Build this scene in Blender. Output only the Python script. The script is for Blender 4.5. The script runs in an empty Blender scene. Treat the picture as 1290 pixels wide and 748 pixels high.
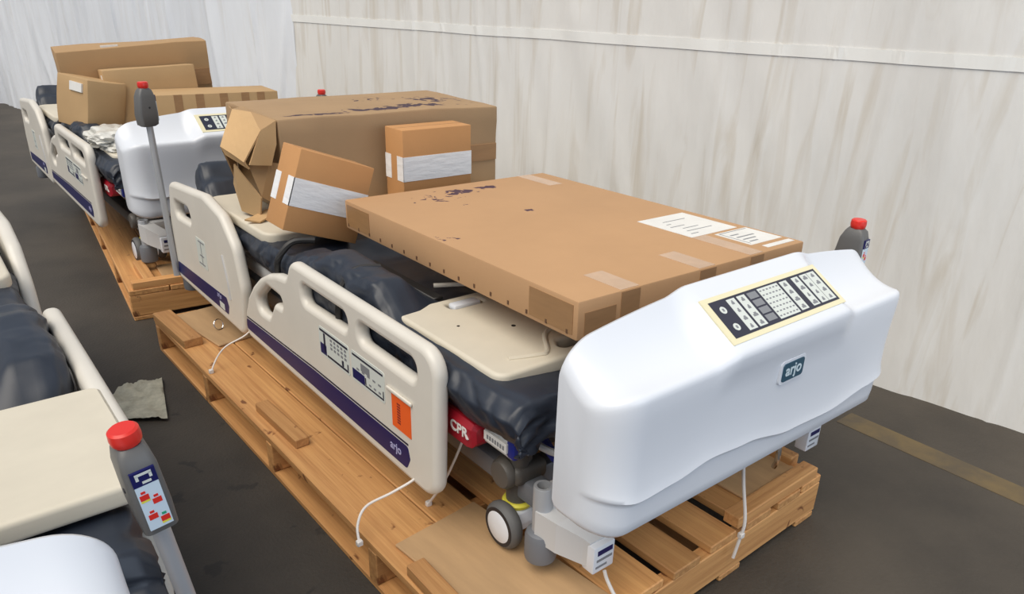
import bpy, bmesh, math, random
from mathutils import Vector, Matrix, noise
random.seed(7)
sc = bpy.context.scene
C = sc.collection
R = math.radians

# ------------------------------------------------------------------ camera
cam_d = bpy.data.cameras.new('camera'); cam = bpy.data.objects.new('camera', cam_d); C.objects.link(cam)
cr = Vector((0.784, -0.621, 0.026)); cu = Vector((0.240, 0.341, 0.909)); cf = Vector((0.573, 0.706, -0.417))
cf.normalize(); cr = (cr - cf*cr.dot(cf)).normalized(); cu = cr.cross(cf)
cam.matrix_world = Matrix(((cr.x, cu.x, -cf.x, -0.879), (cr.y, cu.y, -cf.y, -0.793), (cr.z, cu.z, -cf.z, 1.436), (0, 0, 0, 1)))
cam_d.sensor_width = 36; cam_d.sensor_fit = 'HORIZONTAL'; cam_d.lens = 940.2/1290*36
cam_d.shift_y = 57/1290; cam_d.clip_start = 0.02
sc.camera = cam

# ------------------------------------------------------------------ light
w = bpy.data.worlds.new('world'); sc.world = w; w.use_nodes = True
bg = w.node_tree.nodes['Background']; bg.inputs[0].default_value = (0.72, 0.83, 1.0, 1); bg.inputs[1].default_value = 0.41
sun_d = bpy.data.lights.new('sun', 'SUN'); sun = bpy.data.objects.new('sun', sun_d); C.objects.link(sun)
sun_d.energy = 2.65; sun_d.angle = R(55); sun_d.color = (1.0, 0.92, 0.80)
sun.rotation_euler = Vector((0.52, 0.12, -0.84)).to_track_quat('-Z', 'Y').to_euler()
door_d = bpy.data.lights.new('doorway_daylight', 'AREA'); door = bpy.data.objects.new('doorway_daylight', door_d); C.objects.link(door)
door_d.shape = 'RECTANGLE'; door_d.size = 5.0; door_d.size_y = 3.4; door_d.energy = 95; door_d.color = (0.74, 0.85, 1.0)
door.location = (1.2, -6.0, 1.8); door.rotation_euler = (R(90), 0, R(4))
sc.view_settings.view_transform = 'Standard'; sc.view_settings.look = 'None'
sc.view_settings.exposure = 0.2; sc.view_settings.gamma = 1.0
sc.view_settings.use_curve_mapping = False

# ------------------------------------------------------------------ materials
def mat(name, col, rough=0.5, metal=0.0, spec=0.5, noise_amt=0.0, nscale=8.0, stretch=(1, 1, 1), dark=None, bump=0.0, bscale=60.0, rnd=0.0, bstretch=(1, 1, 1), coat=0.0):
    m = bpy.data.materials.new(name); m.use_nodes = True
    nt = m.node_tree; N = nt.nodes; L = nt.links; b = N['Principled BSDF']
    b.inputs['Roughness'].default_value = rough; b.inputs['Metallic'].default_value = metal
    b.inputs['Specular IOR Level'].default_value = spec; b.inputs['Coat Weight'].default_value = coat
    c4 = (*col, 1); tc = N.new('ShaderNodeTexCoord')
    out = None
    if noise_amt > 0:
        mp = N.new('ShaderNodeMapping'); mp.inputs['Scale'].default_value = stretch
        L.new(tc.outputs['Object'], mp.inputs[0])
        nz = N.new('ShaderNodeTexNoise'); nz.inputs['Scale'].default_value = nscale; nz.inputs['Detail'].default_value = 6; nz.inputs['Roughness'].default_value = 0.6
        L.new(mp.outputs[0], nz.inputs['Vector'])
        rp = N.new('ShaderNodeValToRGB'); rp.color_ramp.elements[0].position = 0.32; rp.color_ramp.elements[1].position = 0.68
        d = dark if dark else tuple(x*(1-noise_amt) for x in col)
        rp.color_ramp.elements[0].color = (*d, 1); rp.color_ramp.elements[1].color = c4
        L.new(nz.outputs['Fac'], rp.inputs[0]); out = rp.outputs[0]
    if rnd > 0:
        oi = N.new('ShaderNodeObjectInfo'); hs = N.new('ShaderNodeHueSaturation')
        mr = N.new('ShaderNodeMapRange'); mr.inputs[3].default_value = 1-rnd; mr.inputs[4].default_value = 1+rnd
        L.new(oi.outputs['Random'], mr.inputs[0]); L.new(mr.outputs[0], hs.inputs['Value'])
        if out: L.new(out, hs.inputs['Color'])
        else: hs.inputs['Color'].default_value = c4
        out = hs.outputs[0]
    if out: L.new(out, b.inputs['Base Color'])
    else: b.inputs['Base Color'].default_value = c4
    if bump > 0:
        mp2 = N.new('ShaderNodeMapping'); mp2.inputs['Scale'].default_value = bstretch; L.new(tc.outputs['Object'], mp2.inputs[0])
        n2 = N.new('ShaderNodeTexNoise'); n2.inputs['Scale'].default_value = bscale; n2.inputs['Detail'].default_value = 5
        L.new(mp2.outputs[0], n2.inputs['Vector'])
        bp = N.new('ShaderNodeBump'); bp.inputs['Strength'].default_value = bump; bp.inputs['Distance'].default_value = 0.01
        L.new(n2.outputs['Fac'], bp.inputs['Height']); L.new(bp.outputs[0], b.inputs['Normal'])
    return m

def stain(m, spots, col=(0.05, 0.03, 0.05)):
    """residue spots with a shape of their own: (centre, radii, noise scale, threshold) in object coordinates"""
    nt = m.node_tree; N = nt.nodes; L = nt.links; b = N['Principled BSDF']
    src = b.inputs['Base Color'].links[0].from_socket
    tc = N.new('ShaderNodeTexCoord')
    for (c, r, ns, th) in spots:
        mp = N.new('ShaderNodeMapping'); mp.vector_type = 'TEXTURE'
        mp.inputs['Location'].default_value = c; mp.inputs['Scale'].default_value = r
        L.new(tc.outputs['Object'], mp.inputs[0])
        ln = N.new('ShaderNodeVectorMath'); ln.operation = 'LENGTH'; L.new(mp.outputs[0], ln.inputs[0])
        nz = N.new('ShaderNodeTexNoise'); nz.inputs['Scale'].default_value = ns; nz.inputs['Detail'].default_value = 5; nz.inputs['Distortion'].default_value = 0.6
        L.new(tc.outputs['Object'], nz.inputs['Vector'])
        ma = N.new('ShaderNodeMath'); ma.operation = 'MULTIPLY_ADD'; ma.inputs[1].default_value = -0.35
        L.new(ln.outputs['Value'], ma.inputs[0]); L.new(nz.outputs['Fac'], ma.inputs[2])
        mr = N.new('ShaderNodeMapRange'); mr.inputs[1].default_value = th; mr.inputs[2].default_value = th+0.04
        L.new(ma.outputs[0], mr.inputs[0])
        mx = N.new('ShaderNodeMix'); mx.data_type = 'RGBA'
        L.new(mr.outputs[0], mx.inputs[0]); L.new(src, mx.inputs[6]); mx.inputs[7].default_value = (*col, 1)
        src = mx.outputs[2]
    L.new(src, b.inputs['Base Color'])
    return m

M = {}
M['white'] = mat('white_plastic', (0.75, 0.78, 0.835), 0.28)
M['cream'] = mat('cream_plastic', (0.74, 0.70, 0.625), 0.36, noise_amt=0.06, nscale=5)
M['deck'] = mat('beige_deck_plastic', (0.70, 0.64, 0.52), 0.5, noise_amt=0.08, nscale=6)
M['stripe'] = mat('navy_stripe', (0.006, 0.008, 0.095), 0.35)
M['dark'] = mat('dark_print', (0.02, 0.022, 0.045), 0.4)
M['print'] = mat('pale_print', (0.66, 0.70, 0.66), 0.4)
M['printgrey'] = mat('grey_print', (0.22, 0.23, 0.25), 0.4)
M['yellowcream'] = mat('cream_panel_border', (0.80, 0.74, 0.50), 0.4)
M['paper'] = mat('white_paper', (0.80, 0.79, 0.76), 0.6, noise_amt=0.08, nscale=14)
M['wtape'] = mat('white_tape', (0.90, 0.90, 0.91), 0.45, noise_amt=0.05, nscale=10, bump=0.25, bscale=18, bstretch=(1, 1, 4))
M['teal'] = mat('dark_teal_badge', (0.02, 0.08, 0.13), 0.3)
M['badgetxt'] = mat('badge_lettering', (0.62, 0.74, 0.80), 0.4)
M['lilac'] = mat('lilac_lettering', (0.42, 0.42, 0.66), 0.4)
M['orange'] = mat('orange_sticker', (0.88, 0.13, 0.02), 0.5)
M['red'] = mat('red_plastic', (0.72, 0.03, 0.02), 0.35)
M['cpr'] = mat('crimson_plastic', (0.34, 0.008, 0.02), 0.4)
M['grey'] = mat('grey_metal', (0.46, 0.475, 0.50), 0.4, metal=0.3)
M['lightgrey'] = mat('pale_grey_plastic', (0.58, 0.58, 0.58), 0.45)
M['midgrey'] = mat('mid_grey_plastic', (0.16, 0.17, 0.19), 0.45)
M['housing'] = mat('handset_grey', (0.125, 0.123, 0.12), 0.45)
M['taupe'] = mat('taupe_plastic', (0.10, 0.092, 0.082), 0.5)
M['tyre'] = mat('grey_rubber', (0.12, 0.12, 0.12), 0.6)
M['rubber'] = mat('black_rubber', (0.015, 0.015, 0.02), 0.5)
M['yellow'] = mat('yellow_ring', (0.80, 0.72, 0.08), 0.4)
M['chrome'] = mat('chrome', (0.7, 0.7, 0.72), 0.2, metal=1.0)
M['blue'] = mat('blue_strap', (0.01, 0.02, 0.22), 0.5)
M['blackmech'] = mat('black_mechanism', (0.022, 0.021, 0.021), 0.5)
M['tie'] = mat('white_nylon', (0.72, 0.68, 0.64), 0.4)
M['navy'] = mat('navy_cover_fabric', (0.020, 0.027, 0.043), 0.45, spec=0.6, noise_amt=0.25, nscale=6, bump=0.5, bscale=14)
def crease(m, scale, strength, dist):
    nt = m.node_tree; N = nt.nodes; L = nt.links; b = N['Principled BSDF']
    bpn = b.inputs['Normal'].links[0].from_node; nz = bpn.inputs['Height'].links[0].from_node
    nz.noise_type = 'RIDGED_MULTIFRACTAL'; nz.inputs['Scale'].default_value = scale; nz.inputs['Detail'].default_value = 2.5; nz.inputs['Distortion'].default_value = 0.5
    bpn.inputs['Strength'].default_value = strength; bpn.inputs['Distance'].default_value = dist
crease(M['navy'], 7.0, 0.55, 0.02)
M['wood'] = mat('pine_board', (0.66, 0.355, 0.135), 0.6, noise_amt=0.4, nscale=1.6, stretch=(45, 1.3, 45), dark=(0.46, 0.215, 0.075), bump=0.15, bscale=3, bstretch=(40, 2, 40), rnd=0.22)
stain(M['wood'], [((0, 0, 0), (9, 9, 9), 11, 0.62)], (0.20, 0.075, 0.025))
M['ply'] = mat('plywood', (0.52, 0.33, 0.17), 0.65, noise_amt=0.2, nscale=3, stretch=(6, 1, 6))
M['plastic_bag'] = mat('clear_wrap', (0.72, 0.71, 0.66), 0.25, bump=0.6, bscale=25)
CARD = dict(rough=0.75, spec=0.25, bump=0.05, bscale=120)
M['card'] = mat('cardboard_orange', (0.58, 0.30, 0.125), noise_amt=0.08, nscale=4, **CARD)
M['card2'] = mat('cardboard_tan', (0.45, 0.285, 0.145), noise_amt=0.08, nscale=4, **CARD)
M['card3'] = mat('cardboard_pale', (0.50, 0.33, 0.17), noise_amt=0.08, nscale=4, **CARD)
M['card_in'] = mat('cardboard_torn', (0.62, 0.40, 0.20), noise_amt=0.12, nscale=5, **CARD)
M['ctape'] = mat('brown_parcel_tape', (0.36, 0.20, 0.09), 0.3, noise_amt=0.12, nscale=12, stretch=(1, 1, 6))
M['ctape2'] = mat('clear_parcel_tape', (0.60, 0.40, 0.26), 0.22, noise_amt=0.15, nscale=15)
M['staple'] = mat('staple_mark', (0.12, 0.06, 0.03), 0.6)

# ------------------------------------------------------------------ mesh helpers
def box(bm, x0, x1, y0, y1, z0, z1, bev=0.0, seg=2, mtx=None):
    r = bmesh.ops.create_cube(bm, size=1.0)
    vs = r['verts']
    for v in vs:
        v.co = Vector(((x0+x1)/2+v.co.x*(x1-x0), (y0+y1)/2+v.co.y*(y1-y0), (z0+z1)/2+v.co.z*(z1-z0)))
    if bev > 0:
        es = list({e for v in vs for e in v.link_edges})
        rb = bmesh.ops.bevel(bm, geom=es, offset=bev, segments=seg, profile=0.5, affect='EDGES')
        vs = list({v for f in rb['faces'] for v in f.verts} | {v for v in vs if v.is_valid})
    if mtx is not None:
        bmesh.ops.transform(bm, matrix=mtx, verts=vs)
    return vs

def cyl(bm, p0, p1, r0, r1=None, n=20, cap=True):
    r1 = r0 if r1 is None else r1
    p0 = Vector(p0); p1 = Vector(p1); d = (p1-p0); ax = d.normalized()
    t = Vector((0, 0, 1)) if abs(ax.z) < 0.9 else Vector((1, 0, 0))
    a = ax.cross(t).normalized(); b = ax.cross(a)
    A = []; B = []
    for i in range(n):
        q = a*math.cos(2*math.pi*i/n)+b*math.sin(2*math.pi*i/n)
        A.append(bm.verts.new(p0+q*r0)); B.append(bm.verts.new(p1+q*r1))
    for i in range(n):
        bm.faces.new((A[i], B[i], B[(i+1) % n], A[(i+1) % n]))
    if cap:
        bm.faces.new(A); bm.faces.new(B[::-1])

def lathe(bm, prof, origin, axis='z', n=28):
    """prof: list of (r, h)"""
    o = Vector(origin); rings = []
    for r, h in prof:
        ring = []
        for i in range(n):
            c, s = math.cos(2*math.pi*i/n)*r, math.sin(2*math.pi*i/n)*r
            p = {'z': (c, s, h), 'x': (h, c, s), 'y': (s, h, c)}[axis]
            ring.append(bm.verts.new(o+Vector(p)))
        rings.append(ring)
    for a, b in zip(rings, rings[1:]):
        for i in range(n):
            bm.faces.new((a[i], a[(i+1) % n], b[(i+1) % n], b[i]))
    bm.faces.new(rings[0][::-1]); bm.faces.new(rings[-1])

def tube(bm, pts, r, n=8, sub=6, closed=False):
    P = [Vector(p) for p in pts]
    S = []
    if len(P) > 2:
        for i in range(len(P)-1):
            p0 = P[max(0, i-1)]; p1 = P[i]; p2 = P[i+1]; p3 = P[min(len(P)-1, i+2)]
            for k in range(sub):
                t = k/sub
                S.append(0.5*((2*p1)+(p2-p0)*t+(2*p0-5*p1+4*p2-p3)*t*t+(3*p1-p0-3*p2+p3)*t**3))
        S.append(P[-1])
    else: S = P
    rings = []; up = Vector((0.31, 0.17, 0.93)).normalized()
    for i, p in enumerate(S):
        d = (S[min(i+1, len(S)-1)]-S[max(i-1, 0)]).normalized()
        a = d.cross(up)
        if a.length < 1e-3: a = d.cross(Vector((1, 0, 0)))
        a.normalize(); b = d.cross(a)
        rings.append([bm.verts.new(p+(a*math.cos(2*math.pi*k/n)+b*math.sin(2*math.pi*k/n))*r) for k in range(n)])
    for a, b in zip(rings, rings[1:]):
        for k in range(n): bm.faces.new((a[k], a[(k+1) % n], b[(k+1) % n], b[k]))
    bm.faces.new(rings[0][::-1]); bm.faces.new(rings[-1])

def new(): return bmesh.new()

def obj(name, bm, m, parent=None, org=(0, 0, 0), smooth=False, ang=40):
    bmesh.ops.recalc_face_normals(bm, faces=bm.faces)
    o3 = Vector(org)
    if o3.length: bmesh.ops.translate(bm, verts=bm.verts, vec=-o3)
    me = bpy.data.meshes.new(name); bm.to_mesh(me); bm.free()
    return mobj(name, me, m, parent, smooth, ang)

def mobj(name, me, m, parent=None, smooth=False, ang=40):
    me.materials.clear(); me.materials.append(M[m] if isinstance(m, str) else m)
    if smooth:
        me.polygons.foreach_set('use_smooth', [True]*len(me.polygons)); me.set_sharp_from_angle(angle=R(ang))
    o = bpy.data.objects.new(name, me); C.objects.link(o)
    if parent: o.parent = parent
    return o

def tag(o, label, cat, group=None, kind=None):
    if label: o['label'] = label
    if cat: o['category'] = cat
    if group: o['group'] = group
    if kind: o['kind'] = kind
    return o

def thing(name, label, cat, loc=(0, 0, 0), rot=(0, 0, 0), group=None):
    o = bpy.data.objects.new(name, None); C.objects.link(o); o.empty_display_size = 0.1
    o.location = loc; o.rotation_euler = rot
    return tag(o, label, cat, group)

def struct(o): o['kind'] = 'structure'; return o

def copy_tree(root, label=None, loc=None, rot=None, skip=()):
    def rec(o, par):
        c = o.copy(); C.objects.link(c); c.parent = par
        for ch in [q for q in kids.get(o.name, [])]:
            if ch.name.split('.')[0] in skip: continue
            rec(ch, c)
        return c
    kids = {}
    for q in list(C.objects):
        if q.parent: kids.setdefault(q.parent.name, []).append(q)
    c = rec(root, None)
    if label: c['label'] = label
    if loc is not None: c.location = loc
    if rot is not None: c.rotation_euler = rot
    return c

def round_poly(pts, rad, n=7):
    out = []; k = len(pts)
    for i in range(k):
        p = Vector(pts[i]).to_2d(); a = Vector(pts[i-1]).to_2d()-p; b = Vector(pts[(i+1) % k]).to_2d()-p
        r = rad[i] if isinstance(rad, (list, tuple)) else rad
        la, lb = a.length, b.length; a.normalize(); b.normalize()
        th = math.acos(max(-1, min(1, a.dot(b))))
        if r <= 0 or th > math.pi-0.05: out.append(p); continue
        d = min(r/math.tan(th/2), la*0.48, lb*0.48); r2 = d*math.tan(th/2)
        ctr = p+(a+b).normalized()*(r2/math.sin(th/2))
        s = p+a*d-ctr; e = p+b*d-ctr
        a0 = math.atan2(s.y, s.x); a1 = math.atan2(e.y, e.x); da = a1-a0
        while da > math.pi: da -= 2*math.pi
        while da < -math.pi: da += 2*math.pi
        for j in range(n+1):
            t = a0+da*j/n; out.append(ctr+Vector((math.cos(t), math.sin(t)))*r2)
    return out

def curve_mesh(loops, ext, bev, res=3):
    cu_ = bpy.data.curves.new('tmp', 'CURVE'); cu_.dimensions = '2D'; cu_.fill_mode = 'BOTH'
    for lp in loops:
        s = cu_.splines.new('POLY'); s.points.add(len(lp)-1)
        for q, p in zip(s.points, lp): q.co = (p[0], p[1], 0, 1)
        s.use_cyclic_u = True
    cu_.extrude = ext; cu_.bevel_depth = bev; cu_.bevel_resolution = res; cu_.offset = -bev
    return eval_mesh(cu_)

def eval_mesh(data):
    o = bpy.data.objects.new('tmp', data); C.objects.link(o)
    bpy.context.view_layer.update()
    dg = bpy.context.evaluated_depsgraph_get()
    me = bpy.data.meshes.new_from_object(o.evaluated_get(dg))
    bpy.data.objects.remove(o); return me

def text_mesh(body, size, ext=0.0004, shear=0.0, bold=0.0):
    t = bpy.data.curves.new('tmp', 'FONT'); t.body = body; t.size = size; t.extrude = ext
    t.align_x = 'CENTER'; t.align_y = 'CENTER'; t.shear = shear; t.offset = bold
    return eval_mesh(t)

def place(me, o, ux, uy):
    """map a flat mesh (x, y, z) onto origin o with directions ux, uy"""
    ux = Vector(ux).normalized(); uy = Vector(uy); uy = (uy-ux*uy.dot(ux)).normalized(); uz = ux.cross(uy)
    me.transform(Matrix(((ux.x, uy.x, uz.x, o[0]), (ux.y, uy.y, uz.y, o[1]), (ux.z, uy.z, uz.z, o[2]), (0, 0, 0, 1))))
    return me

def sm(a, b, x):
    t = max(0.0, min(1.0, (x-a)/(b-a))); return t*t*(3-2*t)

def lerp_tab(tab, x):
    if x <= tab[0][0]: return tab[0][1]
    for (a, va), (b, vb) in zip(tab, tab[1:]):
        if x <= b: return va+(vb-va)*sm(a, b, x)
    return tab[-1][1]

# ------------------------------------------------------------------ the setting
fm = mat('dark_floor', (0.070, 0.058, 0.045), 0.7, noise_amt=0.4, nscale=1.6, dark=(0.038, 0.032, 0.026), bump=0.25, bscale=90)
stain(fm, [((-0.5, 1.2, 0), (1.6, 3, 1), 9.0, 0.56)], (0.03, 0.026, 0.022))
bm = new(); bmesh.ops.create_grid(bm, x_segments=1, y_segments=1, size=1)
for v in bm.verts: v.co = Vector((v.co.x*7-2.5, v.co.y*8.5+4, 0))
floor = struct(obj('floor', bm, fm))
bm = new(); box(bm, 1.66, 1.77, -1.6, 0.35, 0.0, 0.0015)
pl = obj('painted_line', bm, mat('worn_yellow_paint', (0.15, 0.105, 0.045), 0.7, noise_amt=0.5, nscale=7, dark=(0.075, 0.06, 0.042)), floor)

def sheet_mat(name, col, dirt):
    m = mat(name, col, 0.42, noise_amt=0.10, nscale=2.2, stretch=(1, 1, 0.35), bump=0.35, bscale=9, bstretch=(2.5, 2.5, 0.6))
    nt = m.node_tree; N = nt.nodes; L = nt.links; b = N['Principled BSDF']
    src = b.inputs['Base Color'].links[0].from_socket
    tc = N.new('ShaderNodeTexCoord'); mp = N.new('ShaderNodeMapping')
    mp.inputs['Rotation'].default_value = (R(-30), 0, 0); mp.inputs['Scale'].default_value = (5, 5, 0.55)
    L.new(tc.outputs['Object'], mp.inputs[0])
    nz = N.new('ShaderNodeTexNoise'); nz.inputs['Scale'].default_value = 2.6; nz.inputs['Detail'].default_value = 8; nz.inputs['Distortion'].default_value = 0.8
    L.new(mp.outputs[0], nz.inputs['Vector'])
    mr = N.new('ShaderNodeMapRange'); mr.inputs[1].default_value = 0.52; mr.inputs[2].default_value = 0.72; mr.inputs[4].default_value = dirt
    L.new(nz.outputs['Fac'], mr.inputs[0])
    mx = N.new('ShaderNodeMix'); mx.data_type = 'RGBA'; L.new(mr.outputs[0], mx.inputs[0]); L.new(src, mx.inputs[6]); mx.inputs[7].default_value = (0.52, 0.44, 0.32, 1)
    L.new(mx.outputs[2], b.inputs['Base Color'])
    return m

WX, WS = 2.146, -0.1573
wdir = Vector((WS, 1, 0)).normalized(); wnor = Vector((-1, WS, 0)).normalized()
def fold(y, z, seed, amp, freq, diag):
    q = Vector((y*freq+z*diag*freq*math.sin(y*0.9+seed), z*0.55, seed))
    n1 = noise.noise(q); n2 = noise.noise(Vector((y*freq*2.7+z*1.3, z*1.2, seed+9)))
    cr_ = abs(noise.noise(Vector((y*3.1+z*0.25*math.sin(y*1.7), z*0.25, seed+4))))       # sharp vertical creases
    return amp*(n1+0.35*n2+0.9*max(0.0, 0.10-cr_)/0.10)
def sheet(name, y0, y1, zt, off, m, seed, amp, freq=7.0, diag=0.35):
    nu, nv = int((y1-y0)/0.016), 64
    V = []; F = []
    for i in range(nu+1):
        y = y0+(y1-y0)*i/nu
        for j in range(nv+1):
            z = zt*j/nv
            V.append(Vector((WX+WS*y, y, z))+wnor*(off*(1 if seed < 10 else sm(4.5, 4.95, y))+fold(y, z, seed, amp, freq, diag)*(1 if seed < 10 else sm(4.45, 4.8, y))))
    for i in range(nu):
        for j in range(nv):
            a = i*(nv+1)+j; F.append((a, a+nv+1, a+nv+2, a+1))
    me = bpy.data.meshes.new(name); me.from_pydata(V, [], F)
    return struct(mobj(name, me, m, None, True, 60))
wr = sheet('wall_right', -3.2, 5.3, 3.2, 0.0, sheet_mat('plastic_sheeting', (0.83, 0.82, 0.79), 0.45), 3.0, 0.010)
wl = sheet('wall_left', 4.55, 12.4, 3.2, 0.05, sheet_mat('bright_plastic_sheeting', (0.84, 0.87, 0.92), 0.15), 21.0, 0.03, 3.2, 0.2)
# seam band along the sheet
bm = new(); prev = None
for i in range(0, 501):
    y = -3.2+7.9*i/500
    row = []
    for dz in (-0.022, 0.022):
        zz = 1.281+dz+0.004*noise.noise(Vector((y*2, 0, 5)))
        row.append(bm.verts.new(Vector((WX+WS*y, y, zz))+wnor*(0.004+fold(y, 1.281+dz, 3.0, 0.010, 7.0, 0.35))))
    if prev: bm.faces.new((prev[0], row[0], row[1], prev[1]))
    prev = row
r_ = bmesh.ops.extrude_face_region(bm, geom=bm.faces[:]); bmesh.ops.translate(bm, verts=[v for v in r_['geom'] if isinstance(v, bmesh.types.BMVert)], vec=-wnor*0.0025)
obj('seam_band', bm, mat('white_seam_band', (0.86, 0.86, 0.83), 0.4), wr)
bm = new(); bmesh.ops.create_grid(bm, x_segments=160, y_segments=30, size=1)
for v in bm.verts:
    x = v.co.x*4.2-3.4; z = v.co.y*1.6+1.6
    v.co = Vector((x, 11.6+0.05*noise.noise(Vector((x*4, z*0.5, 2))), z))
struct(obj('wall_back', bm, sheet_mat('far_plastic_sheeting', (0.82, 0.84, 0.87), 0.2), None, smooth=True))

# ------------------------------------------------------------------ pallets
def board(par, cx, cy, z0, ln, wd, th, axis='y', name='board', m='wood', bev=0.003, yaw=0.0, tilt=0.0):
    bm = new(); box(bm, -wd/2, wd/2, -ln/2, ln/2, -th/2, th/2, bev, 1)
    o = obj(name, bm, m, par)
    o.location = (cx, cy, z0+th/2); o.rotation_euler = (tilt, 0, (math.pi/2 if axis == 'x' else 0)+yaw)
    return o
PW, PL = 1.233, 2.406
def make_pallet(label, loc, rz):
    p = thing('wooden_pallet', label, 'pallet', loc, (0, 0, rz), 'wooden pallets under the beds')
    for x in (0.05, 0.44, 0.80, 1.18): board(p, x, PL/2, 0.0, PL, 0.095, 0.02, name='bottom_board')
    for y in (0.022, 0.56, 1.215, 1.80, 2.38): board(p, PW/2, y, 0.0205, PW, 0.042, 0.104, 'x', 'stringer')
    xs = [(0.0, 0.178), (0.182, 0.312), (0.355, 0.50), (0.535, 0.64), (0.69, 0.802), (0.85, 0.965), (1.0, 1.115), (1.13, 1.233)]
    for a, b in xs: board(p, (a+b)/2, PL/2+random.uniform(-0.004, 0.004), 0.125, PL-0.004, b-a, 0.0255, name='deck_board')
    return p
pal = make_pallet('pine pallet carrying the bed with the flat carton, white ties on its edge', (-0.172, 0.059, 0), 0.021)
pal2 = copy_tree(pal, 'pine pallet farther back under the bed piled with cartons by the plastic wall', (-0.229, 2.86, 0), (0, 0, -0.098))
pal3 = copy_tree(pal, 'pine pallet under the nearest bed at the lower left corner', (-2.06, 0.05, 0), (0, 0, 0.0))
# lumber nailed to the pallet of the main bed
board(pal, 0.058, 1.235, 0.1505, 0.30, 0.045, 0.032, name='chock', yaw=0.02)
board(pal, 0.035, 2.20, 0.1505, 0.36, 0.075, 0.036, name='chock', yaw=0.03)
board(pal, 0.19, 2.17, 0.1505, 0.41, 0.20, 0.010, name='plywood_pad', m='ply', yaw=0.12)
board(pal, 0.195, 0.27, 0.1505, 0.50, 0.27, 0.010, name='plywood_pad', m='ply', yaw=0.08)
board(pal, 0.028, 0.25, 0.1505, 0.30, 0.05, 0.034, name='chock', yaw=-0.03)
board(pal, 1.005, 0.028, 0.1505, 0.40, 0.05, 0.036, 'x', 'chock')
board(pal, 1.06, 0.22, 0.1505, 0.30, 0.26, 0.010, name='plywood_pad', m='ply')
board(pal, 1.205, 0.26, 0.1505, 0.36, 0.045, 0.036, name='chock')
bm = new(); tube(bm, [(0.02+0.022*math.cos(a*0.5236), 0.0+0.022*math.sin(a*0.5236), 0) for a in range(13)], 0.0022, 6, 2)
ring = obj('wire_ring', bm, 'chrome', pal, smooth=True); ring.location = (0.155, 2.10, 0.182); ring.rotation_euler = (R(70), 0, 0.4)
board(pal2, 0.10, 0.20, 0.1505, 0.30, 0.05, 0.036, name='chock', yaw=0.02)
board(pal2, 0.30, 0.16, 0.1505, 0.30, 0.26, 0.010, name='plywood_pad', m='ply')
board(pal2, 0.16, 0.03, 0.1505, 0.28, 0.05, 0.036, 'x', name='chock')

# ------------------------------------------------------------------ hospital bed (built where the main bed stands, stored relative to its base)
O = Vector((0.58, 1.25, 0.16))
bed = thing('hospital_bed', 'white and cream hospital bed with a flat carton resting across its foot half', 'bed', O, (0, 0, 0), 'hospital beds on pallets')
def bp(name, bm, m, par=None, smooth=False, ang=40): return obj(name, bm, m, par or bed, O, smooth, ang)
def bmesh_part(name, me, m, par=None, smooth=False, ang=40):
    me.transform(Matrix.Translation(-O)); return mobj(name, me, m, par or bed, smooth, ang)

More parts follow.
